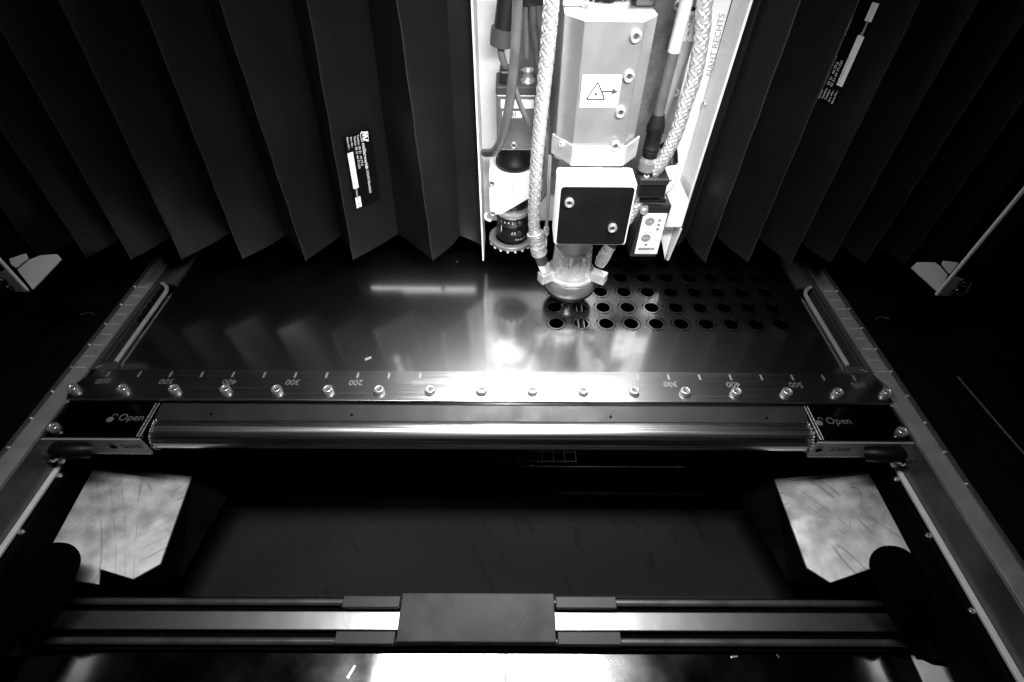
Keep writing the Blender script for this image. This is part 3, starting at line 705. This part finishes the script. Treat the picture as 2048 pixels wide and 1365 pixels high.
# ================================================================== CLAMP BAR
def clamp_bar():
    t = thing('clamp_bar', 'long steel clamping bar with engraved ruler, row of screws and round tube', 'clamp bar', (0, -.06, -.055))
    pl_ = [(-.6215, .0065), (.6335, .0065), (.6475, -.020), (.6490, -.046), (.6455, -.0530), (-.6375, -.0530), (-.6410, -.046), (-.6395, -.020)]
    b = MB(); b.bprism([(x, y, -.0045) for x, y in pl_], (0, 0, .0045), .0006); cp = b.build('ruler_plate', 'clamp_steel', t)
    s0 = None
    for k in range(-8, 9):
        x = k*.0793 if abs(k) == 8 else k*.0797; p = (x, -.0355, .0001)
        if s0 is None: s0 = screw_head(t, p, (0, 0, 1), .0078, .0074)
        else: copy_screw(s0, p, t)
    wsh = MB().lathe([(.0092, 0), (.0092, .0005)], (0, -.0355, .0), n=28).build('dark_washer', 'socket', t)
    tick = None
    for k in range(-12, 13):
        x = k*.05; p = (x, -.0035, .0001)
        if tick is None: tick = MB().box(-.0016, .0016, -.0055, .0055, 0, .00025).build('scale_tick', 'engrave_light', t, (0, 0, 0)); tick.location = Vector(p)-WP[t.name]
        else: link_copy(tick, p, t)
        if k % 2 == 0 and k not in (4,):
            text(str(abs(x*1000)).split('.')[0] if k else '0', .0150, (x, -.0178, .0001), (-1, 0, 0), (0, -1, 0), 'engrave_light', t, 'scale_number')
    text('200', .0150, (.2, -.0178, .0001), (-1, 0, 0), (0, -1, 0), 'engrave_light', t, 'scale_number')
    # sloped channel to the tube
    b = MB(); b.bprism([(-.640, -.0527, -.0030), (-.640, -.0560, -.0030), (-.640, -.0870, -.0090), (-.640, -.0870, -.013), (-.640, -.0527, -.009)], (1.288, 0, 0), .0004)
    b = MB(); b.prism([(-.640, -.0533, -.0035), (-.640, -.0560, -.0050), (-.640, -.0560, -.012), (-.640, -.0533, -.012)], (0, 0, 0), (1.288, 0, 0)); b.build('step_edge', 'polished', t)
    b = MB(); b.prism([(-.493, -.0562, -.0068), (-.493, -.0830, -.0105), (-.493, -.0830, -.0135), (-.493, -.0562, -.0110)], (0, 0, 0), (.993, 0, 0)); b.build('channel_web', 'web_steel', t)
    for x, y in ((-.410, -.0735), (-.1965, -.0735), (.1985, -.0745), (.4370, -.0755)):
        MB().lathe([(.0022, 0), (.0022, .0006)], (x, y, -.0094), n=14).build('drain_hole', 'matte_black', t)
    tb = MB().lathe([(.0225, 0), (.0225, .993)], (-.4915, -.0925, -.0325), (1, 0, 0), 64).build('round_tube', 'tube_steel', t)
    for s, xw in ((-1, -.4925), (1, .5005)):
        w_ = MB()
        for k in range(34):
            a = 2*PI*k/34; c = Vector((xw-s*.0015+random.uniform(-.0006, .0006), -.0925+.0232*math.cos(a), -.0325+.0232*math.sin(a)))
            bm = bmesh.new(); bmesh.ops.create_icosphere(bm, subdivisions=1, radius=.0020+random.uniform(-.0003, .0004)); bmesh.ops.translate(bm, vec=c, verts=bm.verts); w_.bm(bm, True)
        w_.build('weld_bead', 'polished', t)
        x0, x1 = (s*.4955 if s < 0 else .5010), s*.642
        a, c = min(x0, x1), max(x0, x1)
        eb = MB().box(a, c, -.1165, -.0564, -.0420, -.0050, .0018).build('end_block', 'black_mirror', t)
        # bright edges of the block
        xe = x0
        for dx in (0, s*.0045):
            MB().tube([(xe-s*.0006-dx*-1, -.0570, -.0046), (xe-s*.0006-dx*-1, -.1160, -.0046)], .0009, 8).build('bright_edge', 'screw', t)
        bp = MB().box(x0-s*.0040 if s > 0 else x0-.0005, x0+.0005 if s > 0 else x0+.0040, -.1195, -.0575, -.0450, -.0050) if False else None
        # lower lock face
        lf = MB(); l0, l1 = (a, c)
        lf.box(l0-(.0075 if s < 0 else .004)+(.0 if s < 0 else 0), l1, -.1200, -.1170, -.0455, -.0085, .0006)
        lo = lf.build('lock_face', 'lock_metal', t)
        MB().tube([(l0 if s < 0 else l0-.004, -.1204, -.0456), (l1-(.055 if s > 0 else 0), -.1204, -.0456)] if s > 0 else [(l0+.055, -.1204, -.0456), (l1, -.1204, -.0456)], .0012, 8).build('bright_lower_edge', 'screw', lo)
        tx = -.5235 if s < 0 else .5414
        text('Open', .0168, (tx, -.0835, -.0049), (1, 0, 0), (0, 1, 0), 'print_dim', eb, lift=.0002)
        text('Lock', .0150, (tx+.008 if s < 0 else tx-.003, -.1202, -.0250), (1, 0, 0), (0, 0, 1), 'matte_black', lo, lift=.0002)
        for O, R, U, m, par, op in (((tx-.0305, -.0850, -.0048), (1, 0, 0), (0, 1, 0), 'print_dim', eb, 1), ((tx-(.0205 if s < 0 else .0350), -.1203, -.0255), (1, 0, 0), (0, 0, 1), 'matte_black', lo, 0)):
            flat(circ(0, -.002, .0052, 20, .9), O, R, U, 0, m, 'padlock_body', par)
            flat(ring_flat(.004 if op else 0, .0045, .0028, .0038, -.2, PI+.1), O, R, U, 0, m, 'padlock_shackle', par)
        # pivot screw and lever stub
        sx = s*.625
        copy_screw(s0, (sx, -.1040, -.0049), t)
        lv = MB(); lv.tube(smooth_path([(s*.618, -.128, -.020), (s*.605, -.132, -.020), (s*.585, -.128, -.024), (s*.575, -.124, -.030)], 14), .012, 16); lv.build('lever_boss', 'black_plastic', t)
        MB().tube([(s*.600, -.134, -.0150), (s*.612, -.141, -.034)], .0042, 14).build('lever_pin', 'screw', t)
        MB().lathe([(.011, 0), (.012, .002), (.012, .010), (.009, .013)], (s*.632, -.1285, -.040), (0, 0, 1), 24).build('pivot_cap', 'polished', t)
clamp_bar()

# ================================================================== SIDE RAILS
def side_rail(s, label):
    t = thing('side_rail', label, 'rail', (s*.66, -.05, -.08))
    X = lambda a, b: (min(s*a, s*b), max(s*a, s*b))
    MB().box(*X(.638, .6650), -.60, .33, -.006, .0, .0006).build('scale_strip', 'rail_strip', t)
    MB().box(*X(.6675, .6765), -.60, .33, -.009, -.002, .0012).build('outer_lip', 'rail_side', t)
    MB().box(*X(.6655, .6670), -.60, .33, -.012, -.007).build('groove', 'matte_black', t)
    MB().box(*X(.6385, .6420), -.60, -.057, -.0560, -.0062).build('inner_wall', 'rail_side', t)
    # bright ledge under the wall
    MB().box(*X(.630, .6383), -.60, -.124, -.0600, -.0555, .001).build('bright_ledge', 'rail_bright', t)
    MB().box(*X(.6215, .6298), -.60, -.124, -.0720, -.0610, .001).build('lower_ledge', 'side_plate', t)
    MB().box(*X(.6270, .6297), -.60, -.124, -.1500, -.0725, .001).build('inner_skirt', 'side_plate', t)
    # deck outside the rail
    MB().box(*X(.6770, .752), -.60, .36, -.030, -.024, .001).build('outer_deck', 'side_plate', t)
    b = MB(); b.bprism([(s*.7525, .36, -.034), (s*.7525, .125, -.034), (s*.790, .105, -.034), (s*.790, .36, -.034)], (0, 0, .006), .001); b.build('deck_step', 'side_plate', t)
    b = MB(); b.bprism([(s*.7525, .120, -.034), (s*.7525, -.60, -.034), (s*.806, -.60, -.034), (s*.788, .02, -.034), (s*.788, .1, -.034)], (0, 0, .0085), .001); b.build('deck_step', 'side_plate', t)
    c = MB(); c.tube([(s*.7405+.014*math.cos(a)*1, .152+.011*math.sin(a), -.0236) for a in [PI*.15+k*PI*.75/10 for k in range(11)]], .0014, 8); c.build('hole_rim', 'rail_side', t)
    if s > 0: MB().tube([(.7975, .020, -.0236), (.8020, -.060, -.0236), (.8075, -.140, -.0236), (.815, -.30, -.0236)], .0018, 8).build('edge_trim', 'rail_side', t)
    # ticks every 25 mm and rivets every 50 mm
    tk = rv = None
    for k in range(17):
        y = .2085-.0248*k
        if tk is None: tk = MB().box(-.0085, .0085, -.0006, .0006, 0, .00025).build('scale_tick', 'print_white', t, (0, 0, 0)); tk.location = Vector((s*.6515, y, .0001))-WP[t.name]
        elif k < 9: link_copy(tk, (s*.6515, y, .0001), t)
        if k % 2 == 0:
            if rv is None: rv = screw_head(t, (s*.6660, y, -.0015), (0, 0, 1), .0026, .0030, 'rivet', False)
            else: link_copy(rv, (s*.6660, y, -.0015), t)
        if k > 8: 
            if k == 9: dt = MB().lathe([(.0011, 0), (.0011, .0003)], (0, 0, 0), n=8).build('dot_mark', 'engrave_light', t, (0, 0, 0)); dt.location = Vector((s*.654, y, .0001))-WP[t.name]
            else: link_copy(dt, (s*.654, y, .0001), t)
    # slotted plate beside the sheet
    MB().box(*X(.6300, .6378), .008, .33, -.0075, -.0015, .0005).build('slot_outer_edge', 'rail_side', t)
    MB().box(*X(.5980, .6298), .008, .0225, -.0075, -.0015, .0005).build('slot_front_edge', 'rail_side', t)
    MB().box(*X(.5980, .6298), .222, .33, -.0075, -.0015, .0005).build('slot_rear_edge', 'rail_side', t)
    rim = MB(); rim.tube(smooth_path([(s*.6030, .0230, -.0015), (s*.6030, .10, -.0015), (s*.6030, .185, -.0015), (s*.6040, .200, -.0015), (s*.6085, .210, -.0015), (s*.6150, .2165, -.0015), (s*.6220, .2215, -.0015)], 40), .0036, 12); rim.build('bright_slot_rim', 'slot_rim', t)
    MB().box(*X(.6045, .6298), .0228, .2218, -.038, -.034).build('slot_floor', 'rail_side', t)
    MB().box(*X(.6275, .6298), .0228, .2218, -.0338, -.0076).build('slot_wall', 'rail_side', t)
    if s < 0:
        for k in range(5):
            y = .200-.0175*k
            MB().lathe([(.0070, 0), (.0085, .002), (.0085, .007), (.007, .009)], (s*.6165, y, -.012), (.25, 0, 1), 20).build('black_buffer', 'black_plastic', t)
    MB().tube([(s*.6285, .0105, -.0012), (s*.6200, .0165, -.0012)], .0010, 6).build('index_pin', 'screw', t)
    for y in (-.150, -.235, -.330):
        screw_head(t, (s*.6255, y, -.0608), (0, 0, 1), .0036, .003)
side_rail(-1, 'graduated side rail whose slot holds a row of black rubber buffers')
side_rail(1, 'graduated side rail with an empty slot beside the sheet')

# ================================================================== CHUTES
def chute(s, label):
    t = thing('chute', label, 'chute', (s*.56, -.18, -.22))
    if s < 0: P = [(-.6255, -.1115), (-.4930, -.1005), (-.4800, -.2435), (-.5040, -.2680), (-.5480, -.2590), (-.5400, -.2790), (-.5680, -.2770), (-.6170, -.2470)]
    else: P = [(.6262, -.1110), (.4945, -.1015), (.4920, -.2470), (.5140, -.2705), (.5740, -.2560), (.5720, -.2790), (.6080, -.2640), (.6255, -.2480)]
    z = lambda x: -.1060-(.626-abs(x))*.34
    b = MB(); b.bprism([(x, y, z(x)) for x, y in P], (0, 0, -.003), .0008); b.build('scratched_plate', 'chute_steel', t)
    A = Vector((P[1][0], P[1][1], z(P[1][0])-.0032)); B = Vector((P[2][0], P[2][1], z(P[2][0])-.0032)); Cc = Vector((P[3][0], P[3][1], z(P[3][0])-.0032))
    A2 = A+Vector((-s*.040, -.006, -.055)); B2 = B+Vector((-s*.004, -.002, -.055)); C2 = Cc+Vector((0, 0, -.055))
    b = MB(); th = Vector((s*.003, .0, 0)); b.add([A, B, B2, A2, A+th, B+th, B2+th, A2+th], [[0, 1, 2, 3], [4, 5, 6, 7], [0, 1, 5, 4], [1, 2, 6, 5], [2, 3, 7, 6], [3, 0, 4, 7]]); b.build('side_flange', 'side_plate', t)
    b = MB(); b.prism([B, Cc, C2, B2], (0, 0, 0), (s*.002, .003, 0)); b.build('corner_flange', 'side_plate', t)
    b = MB(); b.box(min(s*.59, s*.606), max(s*.59, s*.606), -.26, -.11, -.30, -.135, .001); b.build('support_leg', 'side_plate', t)
chute(-1, 'scratched bright metal chute plate in front of the rail with the buffers')
chute(1, 'scratched bright metal chute plate in front of the rail with the empty slot')

# ================================================================== FLOOR PLATE AND PIT
tag(MB().box(-.70, .74, -.46, -.0585, -.320, -.300, .001).build('tray', 'floor_plate'), 'broad dark scuffed tray between the two bright chute plates', 'tray')
def pit_beam():
    t = thing('cross_beam', 'dark cross beam behind the tray with a thin glinting edge', 'beam', (0, .02, -.42))
    MB().box(-.72, .74, .006, .05, -.42, -.3045, .001).build('beam', 'pit', t)
    MB().box(-.40, .46, .0040, .0058, -.3065, -.3038).build('glinting_edge', 'machined', t)
pit_beam()
def grid():
    t = thing('wire_grid', 'small wire grid in the gap beneath the clamp bar', 'grid', (.075, .045, -.31))
    for k in range(9):
        x = -.005+.0235*k; MB().box(x-.0008, x+.0008, .012, .090, -.302, -.3005).build('grid_wire', 'machined', t)
    for k in range(4):
        y = .014+.022*k; MB().box(-.006, .184, y-.0008, y+.0008, -.3004, -.2990).build('grid_wire', 'machined', t)
grid()
tag(MB().lathe([(.055, 0), (.060, .003), (.060, .05), (.055, .053)], (.475, -.02, -.30), (.1, 0, 1), 40).build('round_duct', 'side_plate'), 'dark round duct end half hidden below the clamp bar', 'duct')

# ================================================================== FRONT GUIDE
def front_guide():
    t = thing('linear_guide', 'bright scratched guide bar with dark carriage block running across the front', 'linear guide', (0, -.32, -.19))
    MB().box(-.66, .66, -.352, -.284, -.200, -.1725, .001).build('base_beam', 'matte_black', t)
    MB().box(-.632, .640, -.3300, -.3062, -.1720, -.1600, .001).build('guide_bar', 'guide_bar', t)
    for y, nm in ((-.2930, 'thin_rod'), (-.3430, 'thin_rod')):
        MB().tube([(-.60, y, -.165), (.60, y, -.165)], .0048, 14).build(nm, 'rail_side', t)
    MB().box(-.1085, .1095, -.3470, -.2850, -.1595, -.1480, .0015).build('carriage_block', 'carriage', t)
    for a, c in ((-.1925, -.1110), (.1120, .1985)):
        for y0, y1 in ((-.3490, -.3335), (-.3035, -.2885)):
            MB().box(a, c, y0, y1, -.1640, -.1505, .001).build('wiper', 'wiper', t)
    for s in (-1, 1):
        for dx, dy in ((0, 0), (-s*.012, -.022)):
            screw_head(t, (s*.630+dx, -.3060+dy, -.1595), (0, 0, 1), .0048, .004)
        b = MB(); b.bprism([(s*.600, -.285, -.159), (s*.618, -.285, -.159), (s*.628, -.352, -.159), (s*.606, -.352, -.159)], (0, 0, .002), .0005) if False else None
        MB().box(min(s*.603, s*.646), max(s*.603, s*.646), -.362, -.283, -.1722, -.1640, .001).build('end_bracket', 'side_plate', t)
front_guide()
for a, c, lab in ((-.70, .0405, 'polished front plate left of the joint line, under the carriage block'), (.0415, .70, 'polished front plate right of the joint line, with the larger bright reflection')):
    tag(MB().box(a, c, -.62, -.3560, -.178, -.170, .0006).build('front_plate', 'front_plate'), lab, 'plate')

tag(MB().bprism([(.600, -.390, -.174), (.600, -.356, -.174), (.622, -.368, -.174), (.655, -.372, -.174), (.665, -.405, -.174), (.60, -.42, -.174)], (0, 0, .0065), .001).build('corner_plate', 'rail_bright'), 'small pale corner plate at the foot of the rail with the empty slot', 'plate')
# handles with rounded black ends
for s, lab in ((-1, 'black rounded rubber grip over the chute by the buffered rail'), (1, 'black rounded rubber grip over the chute by the empty slotted rail')):
    t = thing('lever_grip', lab, 'grip', (s*.585, -.33, -.11))
    x0 = s*.5500; r = .0290
    prof = [(.0005, 0)]+[(r*math.sin(a), r-r*math.cos(a)) for a in [PI/2*k/8 for k in range(1, 9)]]+[(r*.98, .060), (r*.86, .10), (r*.7, .115)]
    MB().lathe(prof, (x0, -.2580, -.045), (s*.35, -.75, -.70), 32).build('rounded_grip', 'rubber', t)
    MB().tube([(x0+s*.035, -.335, -.118), (s*.610, -.352, -.1635)], .010, 14).build('stem', 'matte_black', t)

# ================================================================== SIDE BRACKETS
def side_bracket(s, label, poly, poly2, plate, bolts, edge, label2):
    t = thing('angle_bracket', label, 'bracket', (s*.72, .10, .085))
    b = MB(); b.bprism(poly, (0, .0024, -.0018), .0006); b.build('pale_flange', 'white_paint', t)
    b = MB(); b.bprism(poly2, (0, .0024, -.0018), .0005); b.build('rear_flange', 'white_paint', t)
    b = MB(); b.bprism([(x, .0965, z) for x, z in plate], (0, .003, 0), .0012); b.build('bolt_plate', 'rail_strip', t)
    for x, z in bolts:
        o = screw_head(t, (x, .0964, z), (0, -1, 0), .0075, .006, 'bolt', True, 'black_mirror')
    (x0, z0), (x1, z1) = edge
    b = MB(); b.prism([(x0-.0018, .0955, z0), (x0+.0018, .0955, z0), (x1+.0018, .0955, z1), (x1-.0018, .0955, z1)], (0, 0, 0), (0, .004, 0)); b.build('guard_edge', 'white_paint', t)
    xs = s*.762; MB().box(xs-.018, xs+.018, .1345, .1500, -.0255, .128, .001).build('dark_post', 'matte_black', t)
side_bracket(1, 'pale bent bracket bolted to the long upright guard edge', [(.7391, .1016, .0922), (.6912, .1246, .1228), (.6994, .1304, .1305), (.7268, .1305, .1306), (.7358, .1272, .1262), (.7511, .1181, .1142)], [(.7410, .1320, .1326), (.7657, .1302, .1302), (.7561, .1205, .1174), (.7525, .1196, .1161), (.7398, .1278, .1271)],
             [(.7345, .0885), (.7750, .0870), (.782, .0960), (.775, .1160), (.7385, .130)], [(.7600, .1005), (.7605, .1160)], ((.7350, .0905), (.7352, .95)), None)
side_bracket(-1, 'pale bent bracket with two dark bolts, whose guard edge leaves the picture', [(-.7268, .0988, .0884), (-.6746, .1277, .1269), (-.6805, .1329, .1338), (-.7061, .1318, .1324), (-.7248, .1275, .1267), (-.7465, .1179, .1139)], [(-.7564, .1283, .1278), (-.7297, .1333, .1344), (-.7272, .1281, .1275), (-.7472, .1195, .1160), (-.7548, .1227, .1202)],
             [(-.7330, .0845), (-.7650, .0850), (-.782, .0960), (-.775, .1160), (-.7385, .130)], [(-.7580, .0955), (-.7580, .1090)], ((-.7345, .0885), (-.7250, .95)), None)

# ================================================================== LOOSE CHIPS
def chip(p, d, L, lab, z=0):
    d = Vector(d).normalized(); e = Vector((-d.y, d.x, 0)); p = Vector(p)
    b = MB(); q = [p-d*L/2-e*L*.12, p+d*L/2-e*L*.08, p+d*L/2+e*L*.10, p-d*L/2+e*L*.14]; b.prism(q, (0, 0, 0), (0, 0, L*.12))
    tag(b.build('metal_chip', 'chip'), lab, 'chip', 'loose metal chips')
chip((-.1930, .0380, SZ+.0002), (1, .6, 0), .011, 'curled bright chip lying on the steel sheet')
chip((.0935, .0050, -.3035), (1, -.3, 0), .012, 'bright chip on the glinting edge below the clamp bar')
chip((-.1660, -.3780, -.1698), (.5, 1, 0), .016, 'largest bright chip on the polished front plate')
chip((-.1300, -.3840, -.1698), (.7, 1, 0), .009, 'short bright chip beside the largest one on the front plate')
chip((.3550, -.3590, -.1698), (1, .1, 0), .009, 'flat bright chip on the front plate at the guide')
chip((.4150, -.3580, -.1698), (.6, -1, 0), .005, 'tiny slanting chip at the guide on the front plate')
chip((-.0640, .3, SZ+.0002), (1, .2, 0), .003, 'minute chip at the rear of the steel sheet')

# added glowing strips hidden behind the bellows, making the streak in the steel sheet
def streak_light():
    m = bpy.data.materials.new('lamp_glow'); m.use_nodes = True; N = m.node_tree.nodes; e = N.new('ShaderNodeEmission'); e.inputs[1].default_value = 1.6
    m.node_tree.links.new(e.outputs[0], N['Material Output'].inputs[0]); M['lamp_glow'] = m
    t = thing('strip_lamp', 'slim strip lamp behind the bellows that mirrors as a streak in the sheet', 'lamp', (-.16, .352, .105))
    MB().box(-.300, -.030, .352, .362, .104, .130, .001).build('lamp_rail', 'carriage', t)
    for x0, x1 in ((-.270, -.112), (-.104, -.034)):
        MB().box(x0, x1, .3495, .3518, .1085, .1125).build('light_tube', 'lamp_glow', t)
    MB().box(-.200, -.034, .3495, .3518, .1190, .1205).build('light_tube', 'lamp_glow', t)
streak_light()
